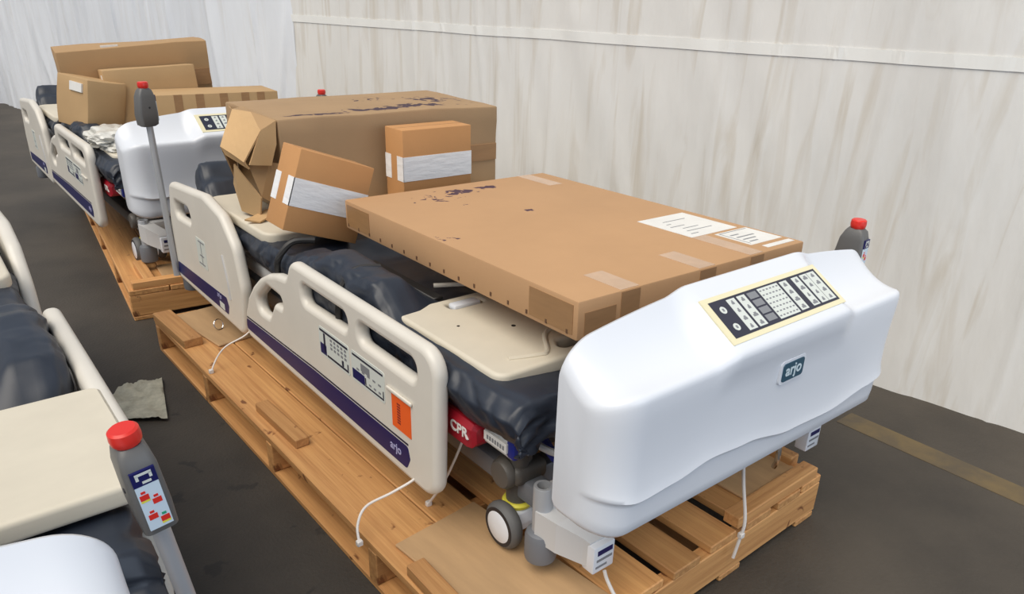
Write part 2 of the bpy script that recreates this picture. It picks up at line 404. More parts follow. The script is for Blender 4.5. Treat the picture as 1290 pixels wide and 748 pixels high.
XC, HW, YB, RC = 0.58, 0.56, 0.165, 0.085
ridge = [(0.0, 0.535), (0.12, 0.518), (0.21, 0.522), (0.33, 0.536), (0.46, 0.527), (0.65, 0.497), (0.82, 0.490), (1.0, 0.508), (1.16, 0.53)]
def topz(y, wgt, d=0.0):
    t = min(1.0, max(0.0, y/YB)); back = 0.8923-0.050*max(0.0, (d-0.20)/0.36)**1.5
    return (0.79+(0.8923-0.79)*t)*wgt+(0.766+(back-0.766)*t**2.1)*(1-wgt)
def make_footboard():
    xs = []
    for i in range(13): xs.append(HW-RC+RC*math.sin(math.pi/2*i/12))
    inner = [k/44*(HW-RC) for k in range(44)]
    half = inner+xs
    allx = [-v for v in half[::-1]]+half[1:]
    bm = new(); rings = []
    for dx in allx:
        d = abs(dx); x = XC+dx
        e = max(0, d-(HW-RC)); yf = RC-math.sqrt(max(0, RC*RC-e*e))
        wgt = 1-sm(0.205, 0.275, d)
        e2 = max(0, d-(HW-0.075)); drop = 0.075-math.sqrt(max(0, 0.005625-e2*e2))
        zb = 0.425+drop*0.45; zr = max(lerp_tab(ridge, x), zb+0.05)
        bu = 0.014*wgt
        yc = yf-bu+0.011; zc = topz(yc, wgt, d)-drop*0.8; zt = topz(YB-0.012, wgt, d)-drop*0.8
        dip = 0.004*(1-wgt)
        pr = [(YB, zb+0.014), (YB-0.006, zb+0.004), (YB-0.018, zb), (yf+0.036, zb), (yf+0.022, zb+0.004), (yf+0.014, zb+0.014), (yf+0.011, zb+0.04 if zb+0.04 < zr-0.014 else zr-0.015),
              (yf+0.0100, zr-0.014), (yf+0.009, zr-0.007), (yf+0.004, zr-0.002), (yf-0.002, zr+0.004), (yf+0.0, zr+0.012), (yf+0.004, zr+0.03), (yf+0.006, zr+(zc-zr)*0.35), (yf+0.005, zr+(zc-zr)*0.55), (yf+0.003, zr+(zc-zr)*0.68),
              (yf+0.001-bu*0.5, zr+(zc-zr)*0.80), (yf-bu, zc-0.020), (yf-bu+0.0010, zc-0.011), (yf-bu+0.004, zc-0.004), (yc, zc)]
        for k in range(1, 13):
            t = k/13; yy = yc+(YB-0.012-yc)*t
            pr.append((yy, topz(yy, wgt, d)-drop*0.8-dip*math.sin(math.pi*t)))
        pr += [(YB-0.012, zt), (YB-0.004, zt-0.003), (YB, zt-0.012), (YB, 0.66)]
        rings.append([bm.verts.new((x, y, z)) for y, z in pr])
    n = len(rings[0])
    for a, b in zip(rings, rings[1:]):
        for k in range(n): bm.faces.new((a[k], b[k], b[(k+1) % n], a[(k+1) % n]))
    bm.faces.new(rings[0]); bm.faces.new(rings[-1][::-1])
    bmesh.ops.remove_doubles(bm, verts=bm.verts, dist=0.0001)
    return bp('footboard', bm, 'white', smooth=True, ang=50)
fb = make_footboard()

# control panel on the sloping centre of the footboard
CA = math.atan(0.62); ct, st = math.cos(CA), math.sin(CA)
def pan(bm, x0, x1, s0, s1, h0, h1):
    """slab on the slope: x across, s 0..1 from the front edge to the back, h height above the slope"""
    vs = box(bm, x0, x1, s0, s1, h0, h1)
    for v in vs:
        x, s, h = v.co; s = 0.012+s*0.122
        v.co = Vector((x, s*ct-h*st, 0.79+s*st+h*ct))
def slab(name, x0, x1, s0, s1, h0, h1, m, par):
    bm = new(); pan(bm, x0, x1, s0, s1, h0, h1); return bp(name, bm, m, par)
cp = slab('control_panel', 0.366, 0.804, 0.0, 1.0, -0.002, 0.0016, 'yellowcream', bed)
DX0, DX1 = 0.384, 0.790
slab('panel_face', DX0, DX1, 0.10, 0.90, 0, 0.0024, 'dark', cp)
def fx(t): return DX0+(DX1-DX0)*t
for a, b in ((0.135, 0.205), (0.225, 0.295), (0.625, 0.695), (0.745, 0.81), (0.83, 0.90), (0.905, 0.98)):
    slab('button_strip', fx(a), fx(b), 0.15, 0.85, 0, 0.0030, 'print', cp)
slab('display_grid', fx(0.415), fx(0.605), 0.14, 0.86, 0, 0.0030, 'print', cp)
for k in range(4): slab('display_cell', fx(0.315), fx(0.395), 0.18+k*0.175, 0.32+k*0.175, 0, 0.0030, 'printgrey', cp)
for s in (0.30, 0.68):
    me = text_mesh('\u25cf', 0.02); bm = new()
    o_ = Vector((fx(0.065), 0, 0)); sd = 0.012+s*0.122
    cyl(bm, (o_.x, sd*ct-0.0020*st, 0.79+sd*st+0.0020*ct), (o_.x, sd*ct-0.0032*st, 0.79+sd*st+0.0032*ct), 0.0095, n=16); bp('round_button', bm, 'print', cp)
    bpy.data.meshes.remove(me)
bm = new()
for a, b in ((0.135, 0.205), (0.225, 0.295), (0.625, 0.695), (0.745, 0.81), (0.83, 0.90), (0.905, 0.98)):
    for s in (0.22, 0.40, 0.58, 0.76):
        c0 = fx((a+b)/2); ww = random.uniform(0.004, 0.009)
        pan(bm, c0-ww, c0+ww, s-0.035, s+0.015, 0.0029, 0.0033); pan(bm, c0-ww*0.4, c0+ww*0.7, s+0.015, s+0.05, 0.0029, 0.0033)
for i in range(6):
    for j in range(7):
        c0 = fx(0.432+i*0.031); s = 0.20+j*0.1
        pan(bm, c0-0.0035, c0+0.0035, s-0.015, s+0.015, 0.0029, 0.0032)
for s in (0.30, 0.68): pan(bm, fx(0.065)-0.003, fx(0.065)+0.003, s-0.03, s+0.03, 0.0031, 0.0035)
bi = bp('button_icons', bm, 'printgrey', cp); bi['kind'] = 'stuff'

# badge on the footboard front
def yz_plate(name, y, pts, ext, m, par, rad=0.006):
    me = curve_mesh([round_poly(pts, rad)], ext, 0.0005, 1); place(me, (0, y, 0), (1, 0, 0), (0, 0, 1)); return bmesh_part(name, me, m, par)
badge = yz_plate('badge', 0.004, [(0.551, 0.648), (0.651, 0.648), (0.651, 0.708), (0.551, 0.708)], 0.004, 'white', bed, 0.012)
yz_plate('badge_plate', 0.0005, [(0.559, 0.655), (0.643, 0.655), (0.643, 0.701), (0.559, 0.701)], 0.0026, 'teal', badge, 0.008)
me = text_mesh('arjo', 0.040, 0.0006, bold=0.0006); place(me, (0.601, -0.003, 0.681), (1, 0, 0), (0, 0, 1)); bmesh_part('badge_lettering', me, 'badgetxt', badge)

# side rails
RX, RT = -0.05, 0.042
def xmap(me, x): me.transform(Matrix(((0, 0, 1, x), (1, 0, 0, 0), (0, 1, 0, 0), (0, 0, 0, 1)))); return me
foot_out = round_poly([(0.515, 0.275), (0.500, 0.695), (1.325, 0.695), (1.365, 0.624), (1.45, 0.613), (1.53, 0.590), (1.61, 0.552), (1.68, 0.503), (1.74, 0.446), (1.785, 0.375), (1.808, 0.272)], [0.06, 0.07, 0.06, 0.035, 0.05, 0.05, 0.05, 0.05, 0.05, 0.05, 0.04])
foot_hole = round_poly([(1.415, 0.505), (1.42, 0.54), (1.54, 0.545), (1.645, 0.47), (1.635, 0.425), (1.545, 0.43), (1.49, 0.50)], [0.02, 0.02, 0.05, 0.04, 0.03, 0.03, 0.025])
foot_s1 = round_poly([(0.955, 0.590), (0.955, 0.643), (1.245, 0.643), (1.245, 0.582)], 0.024)
foot_s2 = round_poly([(0.595, 0.586), (0.60, 0.643), (0.885, 0.643), (0.885, 0.588)], 0.024)
head_out = round_poly([(1.83, 0.25), (1.79, 0.45), (1.83, 0.60), (1.94, 0.70), (2.12, 0.735), (2.57, 0.70), (2.66, 0.45), (2.67, 0.255)], [0.05, 0.1, 0.1, 0.08, 0.12, 0.05, 0.1, 0.04])
head_h = round_poly([(2.31, 0.575), (2.33, 0.635), (2.515, 0.630), (2.525, 0.565)], 0.024)
bpy.context.view_layer.update()
foot_me = curve_mesh([foot_out, foot_hole, foot_s1, foot_s2], RT/2-0.018, 0.018, 4)
head_me = curve_mesh([head_out, head_h], RT/2-0.018, 0.018, 4)

def on_side(name, loops, m, par, side, ext=0.0006):
    me = curve_mesh(loops, ext, 0.0, 0); xmap(me, X_OUT[side]); return bmesh_part(name, me, m, par)
X_OUT = {-1: RX-0.0004, 1: 1.16-RX+0.0004}
def rect(y0, y1, z0, z1, r=0.004): return round_poly([(y0, z0), (y1, z0), (y1, z1), (y0, z1)], r, 4)
def side_text(body, size, y, z, m, par, side, ext=0.0012, vertical=False, shear=0.0, bold=0.0):
    me = text_mesh(body, size, ext, shear, bold)
    ux = (0, 1, 0) if side > 0 else (0, -1, 0)
    uy = (0, 0, 1)
    if vertical: ux, uy = (0, 0, -1), ((0, -1, 0) if side < 0 else (0, 1, 0))
    place(me, (X_OUT[side], y, z), ux, uy); return bmesh_part('lettering', me, m, par)
def make_rails(side):
    cx = RX+RT/2 if side < 0 else 1.16-RX-RT/2
    r1 = bmesh_part('side_rail', xmap(foot_me.copy(), cx), 'cream', None, True, 45)
    on_side('stripe', [round_poly([(0.650, 0.310), (0.632, 0.345), (0.642, 0.379), (1.20, 0.372), (1.775, 0.350), (1.785, 0.308)], 0.012)], 'stripe', r1, side)
    on_side('pinstripe', [[(0.64, 0.3835), (0.64, 0.389), (1.20, 0.382), (1.77, 0.360), (1.77, 0.3545), (1.20, 0.3765)]], 'dark', r1, side)
    lb = on_side('control_label', [rect(0.948, 1.140, 0.455, 0.548, 0.010)], 'print', r1, side)
    def blk(rects, m): on_side('label_print', [rect(*q, 0.0015) for q in rects], m, r1, side, 0.0011)
    blk([(0.955, 1.133, 0.534, 0.541)], 'dark')
    blk([(1.098, 1.110, 0.470, 0.532)], 'dark')
    blk([(1.094, 1.134, 0.462, 0.496)], 'stripe')
    blk([(0.955, 1.090, 0.462, 0.469), (0.955, 0.962, 0.470, 0.488), (0.984, 0.996, 0.470, 0.488)], 'dark')
    blk([(0.965+k*0.022, 0.978+k*0.022, z, z+0.008) for k in range(5) for z in (0.495, 0.508, 0.521)], 'printgrey')
    on_side('control_label', [rect(0.750, 0.936, 0.455, 0.548, 0.010)], 'print', r1, side)
    blk([(0.758, 0.928, 0.534, 0.540)], 'dark')
    blk([(0.830, 0.880, 0.503, 0.526)], 'printgrey')
    blk([(0.860, 0.930, 0.463, 0.493)], 'stripe')
    blk([(0.756, 0.858, 0.463, 0.468), (0.756, 0.761, 0.469, 0.490), (0.852, 0.858, 0.469, 0.490)], 'dark')
    blk([(0.772+k*0.026, 0.784+k*0.026, 0.474, 0.480) for k in range(3)]+[(0.77+k*0.03, 0.785+k*0.03, 0.497, 0.503) for k in range(5)], 'printgrey')
    side_text('arjo', 0.036, 0.705, 0.346, 'lilac', r1, side, bold=0.0006)
    lip = new(); box(lip, *(sorted((X_OUT[side], X_OUT[side]+side*0.007))), 0.612, 0.735, 0.512, 0.522, 0.003, 2)
    bp('card_ledge', lip, 'cream', r1, True)
    r2 = bmesh_part('head_side_rail', xmap(head_me.copy(), cx), 'cream', None, True, 45)
    on_side('stripe', [round_poly([(1.985, 0.292), (1.968, 0.33), (1.985, 0.362), (2.605, 0.340), (2.615, 0.285)], 0.01)], 'stripe', r2, side)
    side_text('arjo', 0.032, 2.07, 0.345, 'lilac', r2, side)
    on_side('barcode_label', [rect(2.02, 2.075, 0.296, 0.322, 0.002)], 'print', r2, side, 0.0012)
    lb = on_side('indicator_label', [rect(2.17, 2.28, 0.415, 0.535, 0.010)], 'print', r2, side)
    on_side('label_print', [rect(2.18, 2.25, 0.520, 0.526, 0.001), rect(2.20, 2.27, 0.425, 0.431, 0.001), rect(2.222, 2.228, 0.43, 0.52, 0.001), rect(2.20, 2.25, 0.462, 0.467, 0.001)], 'printgrey', r2, side, 0.0012)
    sl = new(); tube(sl, [(X_OUT[side]-side*0.001, 1.935, 0.37), (X_OUT[side]-side*0.001, 1.94, 0.45), (X_OUT[side]-side*0.001, 1.965, 0.54)], 0.006, 8, 6); bp('recessed_grip', sl, 'lightgrey', r2, True)
    for y in (0.95, 1.45, 2.1, 2.4):
        a = new(); xi = 0.10 if side < 0 else 1.06
        tube(a, [(cx, y, 0.42), ((cx+xi)/2, y, 0.40), (xi, y, 0.46)], 0.016, 8, 4); bp('rail_arm', a, 'blackmech', None, True)
    return r1
rail_main = make_rails(-1); make_rails(1)

# deck panels
def deck_panel(name, x0, x1, y0, y1, z, holes, rad=0.05, th=0.02):
    me = curve_mesh([round_poly([(x0, y0), (x1, y0), (x1, y1), (x0, y1)], rad)]+holes, th/2, 0.010, 3)
    me.transform(Matrix.Translation((0, 0, z-th/2-0.010))); return bmesh_part(name, me, 'deck', None, True, 50)
dp = deck_panel('foot_deck_panel', 0.045, 1.115, 0.385, 0.86, 0.66, [round_poly([(0.26, 0.425), (0.52, 0.425), (0.50, 0.465), (0.29, 0.47)], 0.018), round_poly([(0.19, 0.785), (0.30, 0.785), (0.30, 0.83), (0.19, 0.83)], 0.015)], 0.035)
bm = new(); tube(bm, [(0.12, 0.45, 0.660), (0.19, 0.425, 0.661), (0.225, 0.43, 0.661), (0.30, 0.52, 0.662), (0.42, 0.53, 0.662)], 0.006, 8, 6); bp('moulded_rib', bm, 'deck', dp, True)
bm = new(); box(bm, 0.20, 0.29, 0.79, 0.825, 0.645, 0.664, 0.006, 2); bp('retainer_clip', bm, 'white', dp, True)
bm = new(); cyl(bm, (0.255, 0.60, 0.655), (0.255, 0.60, 0.6612), 0.006, n=12); bp('rivet', bm, 'blackmech', dp)
bm = new(); cyl(bm, (0.135, 0.68, 0.655), (0.135, 0.68, 0.6611), 0.004, n=12); bp('rivet', bm, 'blackmech', dp)
deck_panel('head_deck_panel', 0.012, 1.148, 1.65, 2.30, 0.682, [round_poly([(0.10, 2.08), (0.12, 2.08), (0.12, 2.11), (0.10, 2.11)], 0.006)], 0.06)
bm = new(); box(bm, 0.10, 1.06, 0.90, 1.54, 0.535, 0.552, 0.004, 1); bp('seat_deck_panel', bm, 'blackmech')
bm = new(); tube(bm, [(0.24, 0.96, 0.665), (0.34, 0.90, 0.668)], 0.007); bp('deck_rod', bm, 'cream', None, True)
bm = new(); box(bm, 0.20, 0.235, 0.90, 1.30, 0.640, 0.652, 0.003, 1); bp('deck_hinge_bar', bm, 'blackmech', None, True)
# frame
for x in (0.062, 1.098):
    bm = new(); box(bm, x-0.018, x+0.018, 0.33, 2.55, 0.465, 0.515, 0.006, 2); bp('side_bar', bm, 'lightgrey', None, True)
    bm = new(); box(bm, x+(0.05 if x < 0.5 else -0.11), x+(0.11 if x < 0.5 else -0.05), 0.30, 2.45, 0.30, 0.36, 0.008, 2); bp('base_beam', bm, 'midgrey', None, True)
for y in (0.36, 0.95, 1.62, 2.30, 2.52):
    bm = new(); box(bm, 0.07, 1.09, y-0.02, y+0.02, 0.46, 0.50, 0.004, 1); bp('cross_member', bm, 'taupe', None, True)
for y in (0.75, 2.05):
    bm = new(); box(bm, 0.30, 0.86, y-0.09, y+0.09, 0.27, 0.50, 0.02, 2); bp('lift_column', bm, 'taupe', None, True)
for y in (0.42, 2.38):
    bm = new(); box(bm, 0.12, 1.04, y-0.03, y+0.03, 0.30, 0.36, 0.008, 2); bp('base_cross_beam', bm, 'midgrey', None, True)
bm = new(); box(bm, 0.42, 0.74, 1.05, 1.75, 0.25, 0.42, 0.02, 2); bp('control_box', bm, 'taupe', None, True)
# release handle with lettering, and its label, on the side bar by the foot
hn = new()
sec = [(0.010, 0.450), (0.006, 0.505), (0.016, 0.520), (0.07, 0.520), (0.07, 0.450)]
rg = []
for i, y in enumerate((0.66, 0.645, 0.61, 0.465, 0.446, 0.438)):
    k = (0.5, 0.85, 1, 1, 0.9, 0.55)[i]
    rg.append([hn.verts.new((0.035+(x-0.035)*k, y, 0.485+(z-0.485)*k)) for x, z in sec])
for a, b in zip(rg, rg[1:]):
    for k in range(5): hn.faces.new((a[k], b[k], b[(k+1) % 5], a[(k+1) % 5]))
hn.faces.new(rg[0]); hn.faces.new(rg[-1][::-1])
cprh = bp('release_handle', hn, 'cpr', None, True, 30)
me = text_mesh('CPR', 0.040, 0.0022, bold=0.0007); place(me, (0.0075, 0.493, 0.487), (0, -1, 0), (0.0, 0, 1)); bmesh_part('lettering', me, 'paper', cprh)
bm = new(); box(bm, 0.036, 0.0435, 0.345, 0.432, 0.480, 0.505, 0.001, 1); bl = bp('bar_label', bm, 'paper')
bm = new()
for k in range(7): box(bm, 0.0352, 0.0362, 0.353+k*0.010, 0.359+k*0.010, 0.487, 0.498)
bp('label_print', bm, 'printgrey', bl)
bm = new(); box(bm, 0.042, 0.078, 0.322, 0.352, 0.468, 0.520, 0.006, 2); bp('bar_end_cap', bm, 'blue', None, True)
bm = new(); tube(bm, [(0.14, 0.35, 0.50), (0.16, 0.30, 0.44), (0.21, 0.27, 0.42), (0.27, 0.28, 0.47), (0.28, 0.33, 0.52)], 0.013, 8, 5); bp('cable', bm, 'blue', None, True)
bm = new(); tube(bm, [(0.10, 0.34, 0.50), (0.14, 0.285, 0.475), (0.20, 0.27, 0.475), (0.27, 0.28, 0.51)], 0.009, 8, 5); bp('cable', bm, 'lightgrey', None, True)

# casters and corner sockets
WR = 0.064
def make_caster(x, y, d):
    """x, y: pivot; d: sign along y of the wheel trail"""
    z0 = 0.1615; wy = y-d*0.012
    bm = new(); cyl(bm, (x, y, 0.42), (x, y, 0.275), 0.034, 0.030, 24); box(bm, x-0.045, x+0.06, y-0.05, y+0.05, 0.345, 0.400, 0.02, 3)
    cs = bp('caster', bm, 'taupe', None, True)
    bm = new(); lathe(bm, [(0.030, 0.262), (0.038, 0.266), (0.040, 0.274), (0.036, 0.280)], (x, y, 0), 'z', 24); bp('yellow_ring', bm, 'yellow', cs, True)
    me = curve_mesh([round_poly([(y-0.036, 0.263), (y+0.036, 0.263), (wy+0.030, z0+WR-0.020), (wy-0.022, z0+WR-0.030), (y-0.040, 0.225)], 0.010, 3)], 0.026, 0.004, 1)
    xmap(me, x); bmesh_part('fork', me, 'white', cs, True)
    for sx in (-0.052, 0.052):
        bm = new(); lathe(bm, [(WR*0.70, -0.018), (WR-0.010, -0.018), (WR-0.002, -0.010), (WR, 0.0), (WR-0.002, 0.010), (WR-0.010, 0.018), (WR*0.70, 0.018)], (x+sx, wy, z0+WR), 'x', 32)
        bp('wheel', bm, 'tyre', cs, True)
        bm = new(); lathe(bm, [(0.010, -0.0215), (WR*0.66, -0.020), (WR*0.76, -0.016), (WR*0.76, 0.016), (0.010, 0.021)], (x+sx, wy, z0+WR), 'x', 32); bp('wheel_disc', bm, 'white', cs, True)
        bm = new(); lathe(bm, [(WR*0.75, -0.0195), (WR*0.82, -0.0195), (WR*0.82, 0.019), (WR*0.75, 0.019)], (x+sx, wy, z0+WR), 'x', 32); bp('wheel_rim', bm, 'rubber', cs, True)
    bm = new(); lathe(bm, [(0.008, -0.064), (0.034, -0.062), (0.040, -0.054), (0.040, -0.040), (0.030, -0.034), (0.022, -0.01)], (x, y, 0.372), 'x', 26); bp('brake_cam', bm, 'taupe', cs, True)
    bm = new(); cyl(bm, (x-0.01, y-0.01, 0.37), (x-0.02, y-0.03, 0.45), 0.028, 0.018, 18); bp('brake_lever', bm, 'taupe', cs, True)
    return cs
for x, y, d in ((0.132, 0.412, 1), (1.06, 0.412, 1), (0.14, 2.38, 1), (1.06, 2.38, 1)): make_caster(x, y, d)
def corner_socket(x, y, z0):
    bm = new(); lathe(bm, [(0.020, 0.278), (0.024, 0.280), (0.024, 0.402), (0.0225, 0.405), (0.016, 0.405), (0.016, 0.30)], (x, y, 0), 'z', 28)
    s = bp('corner_socket', bm, 'grey', None, True)
    bm = new(); lathe(bm, [(0.030, 0.192), (0.038, 0.197), (0.040, 0.205), (0.040, 0.262), (0.036, 0.274), (0.022, 0.282)], (x, y, 0), 'z', 30); bp('bumper_roller', bm, 'midgrey', s, True)
    sg = 1 if x < 0.5 else -1
    bm = new(); box(bm, min(x+sg*0.015, x+sg*0.12), max(x+sg*0.015, x+sg*0.12), y-0.022, y+0.022, 0.305, 0.392, 0.006, 2); bp('socket_arm', bm, 'lightgrey', s, True)
    return s
for x, y in ((0.10, 0.28), (1.06, 0.28), (-0.0, 2.62), (1.16, 2.62)): corner_socket(x, y, 0)
for sg, xb in ((1, 0.105), (-1, 1.115)):
    bm = new()
    pr = [(xb, 0.275, 0.262, 0.345), (xb+0.018*sg, 0.22, 0.250, 0.335), (xb+0.055*sg, 0.165, 0.235, 0.310), (xb+0.062*sg, 0.150, 0.232, 0.302)]
    rr = []
    for x, y, za, zb_ in pr: rr.append([bm.verts.new(p) for p in ((x-0.032, y, za), (x+0.032, y, za), (x+0.032, y, zb_), (x-0.032, y, zb_))])
    for a, b in zip(rr, rr[1:]):
        for k in range(4): bm.faces.new((a[k], b[k], b[(k+1) % 4], a[(k+1) % 4]))
    bm.faces.new(rr[0]); bm.faces.new(rr[-1][::-1])
    fa = bp('foot_bracket', bm, 'lightgrey', None, False)
    xe = xb+0.062*sg
    bm = new(); box(bm, xe-0.034, xe+0.034, 0.132, 0.170, 0.222, 0.298, 0.004, 2); bp('bracket_cap', bm, 'white', fa, True)
    bm = new(); box(bm, xe-0.022, xe+0.026, 0.1312, 0.1322, 0.272, 0.286); bp('label_print', bm, 'stripe', fa)
    bm = new(); box(bm, xe-0.024, xe+0.026, 0.1312, 0.1322, 0.254, 0.261); bp('label_print', bm, 'printgrey', fa)
    bm = new(); box(bm, xe-0.026, xe+0.010, 0.1312, 0.1322, 0.236, 0.242); bp('label_print', bm, 'printgrey', fa)

# ------------------------------------------------------------------ navy mattress cover
def make_cover():
    V = []; F = []
    ys = [0.285+2.335*i/260 for i in range(261)]
    ztab = [(0.28, 0.645), (0.80, 0.650), (0.92, 0.735), (1.15, 0.745), (1.35, 0.700), (1.52, 0.655), (2.27, 0.655), (2.36, 0.73), (2.47, 0.785), (2.56, 0.75), (2.62, 0.62)]
    itab = [(0.28, 0.622), (0.86, 0.622), (0.98, 0.60), (1.45, 0.585), (1.56, 0.645), (2.26, 0.645), (2.36, 0.72), (2.47, 0.775), (2.56, 0.74), (2.62, 0.61)]
    etab = [(0.28, 0.010), (0.40, -0.002), (0.8, 0.012), (1.0, -0.002), (1.3, -0.004), (1.55, 0.005), (2.2, 0.01), (2.35, 0.03), (2.50, 0.05), (2.62, 0.20)]
    ltab = [(0.28, 0.53), (0.45, 0.525), (0.60, 0.525), (1.0, 0.50), (1.5, 0.53), (2.2, 0.56), (2.62, 0.58)]
    def section(y):
        zt, zi, xe, zl = lerp_tab(ztab, y), lerp_tab(itab, y), lerp_tab(etab, y), lerp_tab(ltab, y)
        zl += 0.018*noise.noise(Vector((y*7, 3, 1)))
        half = [(xe+0.02, zl), (xe-0.004, zl+(zt-zl)*0.33), (xe-0.008, zl+(zt-zl)*0.62), (xe+0.002, zt-0.028), (xe+0.018, zt-0.008), (xe+0.045, zt), (xe+0.10, zt-0.002), (xe+0.17, zi+(zt-zi)*0.45), (xe+0.25, zi)]
        pts = []
        for (a, b) in zip(half, half[1:]):
            for k in range(4): pts.append((a[0]+(b[0]-a[0])*k/4, a[1]+(b[1]-a[1])*k/4))
        pts.append(half[-1])
        for k in range(1, 9): pts.append((xe+0.25+(1.16-2*xe-0.5)*k/8, zi))
        rightside = [(1.16-x, z) for x, z in pts[:33]][::-1]
        return pts[:-1]+rightside
    S = [section(y) for y in ys]
    n = len(S[0])
    for i, (y, s) in enumerate(zip(ys, S)):
        for k, (x, z) in enumerate(s):
            side = 1.0 if k < 18 or k > n-19 else 0.35
            q = Vector((x*9+z*4, y*6, z*9)); a = noise.noise(q); b = noise.noise(q*2.3+Vector((5, 1, 2)))
            c = abs(noise.noise(Vector((x*6, y*9+z*11, 4)))); e_ = abs(noise.noise(Vector((x*11+2, y*16-z*14, 9))))
            d = side*(0.014*a+0.006*b-0.030*(0.3-min(c, 0.3))-0.016*(0.25-min(e_, 0.25))+0.006)*(1.7 if y < 0.85 else 1.15)
            hx = -1 if x < 0.58 else 1
            top = sm(0.0, 0.05, min(x, 1.16-x)-0.0)
            lim = 0.0
            V.append((x+hx*d*0.7*(1-top*0.7), y+0.006*b, z+d*(0.25+0.35*top)*(0.4 if (y < 0.88 or 1.54 < y < 2.3) and top > 0.5 else 1.0)))
    for i in range(len(ys)-1):
        for k in range(n-1):
            a = i*n+k; F.append((a, a+n, a+n+1, a+1))
    # hanging end at the foot
    base = len(V); rows = 14
    for j in range(1, rows+1):
        t = j/rows
        for k, (x, z) in enumerate(S[0]):
            low = 0.525+0.02*noise.noise(Vector((x*6, 7, 1)))
            nx_ = noise.noise(Vector((x*16+t*2, t*3, 8))); n3 = abs(noise.noise(Vector((x*9-t*3, t*5, 3))))
            zz = z+(low-z)*t if z > low else z
            V.append((x, 0.285-0.03*math.sin(t*2.2)+0.026*nx_*t+0.05*(0.25-n3)*min(1, t*2), zz))
    for j in range(rows):
        for k in range(n-1):
            a = (k if j == 0 else base+(j-1)*n+k); b = base+j*n+k
            a2 = (k+1 if j == 0 else base+(j-1)*n+k+1)
            F.append((a, a2, b+1, b))
    me = bpy.data.meshes.new('mattress_cover'); me.from_pydata([Vector(v)-O for v in V], [], F)
    me.validate()
    bmn = new(); bmn.from_mesh(me); bmesh.ops.recalc_face_normals(bmn, faces=bmn.faces); bmn.to_mesh(me); bmn.free()
    return me
cov = thing('mattress_cover', 'crumpled navy mattress cover under the flat carton and beige deck panel', 'mattress cover', O, (0, 0, 0), 'navy mattress covers on the beds')
sh = mobj('cover_shell', make_cover(), 'navy', cov, True, 180)
md = sh.modifiers.new('thick', 'SOLIDIFY'); md.thickness = 0.004; md.offset = -1
for y, h in ((1.50, 0.0), (1.06, 0.03)):
    bm = new(); z = 0.69+h
    tube(bm, [(-0.012, y+0.01, 0.55), (-0.018, y, 0.63), (0.005, y-0.01, z-0.015), (0.04, y-0.02, z+0.012), (0.10, y-0.04, z+0.01)], 0.011, 8, 5); obj('strap', bm, 'blackmech', cov, O, True)
bm = new(); box(bm, 0.07, 0.12, 2.50, 2.53, 0.735, 0.738); obj('care_tag', bm, 'paper', cov, O)

# ------------------------------------------------------------------ neighbouring beds
O2 = Vector((-0.135, 2.85, 0)); a2 = 0.0
def to2(p):
    c, s = math.cos(a2), math.sin(a2); x, y = p[0]-0.02, p[1]
    return Vector((O2.x+c*x-s*y, O2.y+s*x+c*y, p[2]+0.045))
bed2 = copy_tree(bed, 'white and cream hospital bed farthest back, piled with brown cartons', to2(O), (0, 0, a2))
for ch in bed2.children:
    if ch.name.split('.')[0] in ('caster', 'base_beam', 'base_cross_beam', 'corner_socket'): ch.location.z -= 0.045
cov2 = copy_tree(cov, 'crumpled navy mattress cover on the farthest bed beside clear wrap', to2(O), (0, 0, a2))
O3 = O+Vector((-1.88, 0.0, 0))
bed3 = copy_tree(bed, 'nearest hospital bed, cut off at the lower left, holding the labelled control pole', O3, (0, 0, 0))
cov3 = copy_tree(cov, 'navy mattress cover on the nearest bed at lower left', O3, (0, 0, 0))
for ch in bed3.children:
    k = ch.name.split('.')[0]
    if k in ('footboard', 'control_panel', 'badge'): ch.location += Vector((-0.05, -0.02, -0.025))
    if k == 'foot_deck_panel': ch.location += Vector((0.085, -0.13, 0.035)); ch.scale.y = 0.85
# sticker only on the main bed
on_side('orange_sticker', [rect(0.622, 0.715, 0.412, 0.510, 0.001)], 'orange', rail_main, -1, 0.0012)
bm = new()
for k in range(8):
    z = 0.488-k*0.0078; box(bm, X_OUT[-1]-0.0016, X_OUT[-1]-0.001, 0.672, 0.688, z-0.0028, z+0.0022)
bp('sticker_print', bm, mat('sticker_ink', (0.25, 0.03, 0.02), 0.5), rail_main)

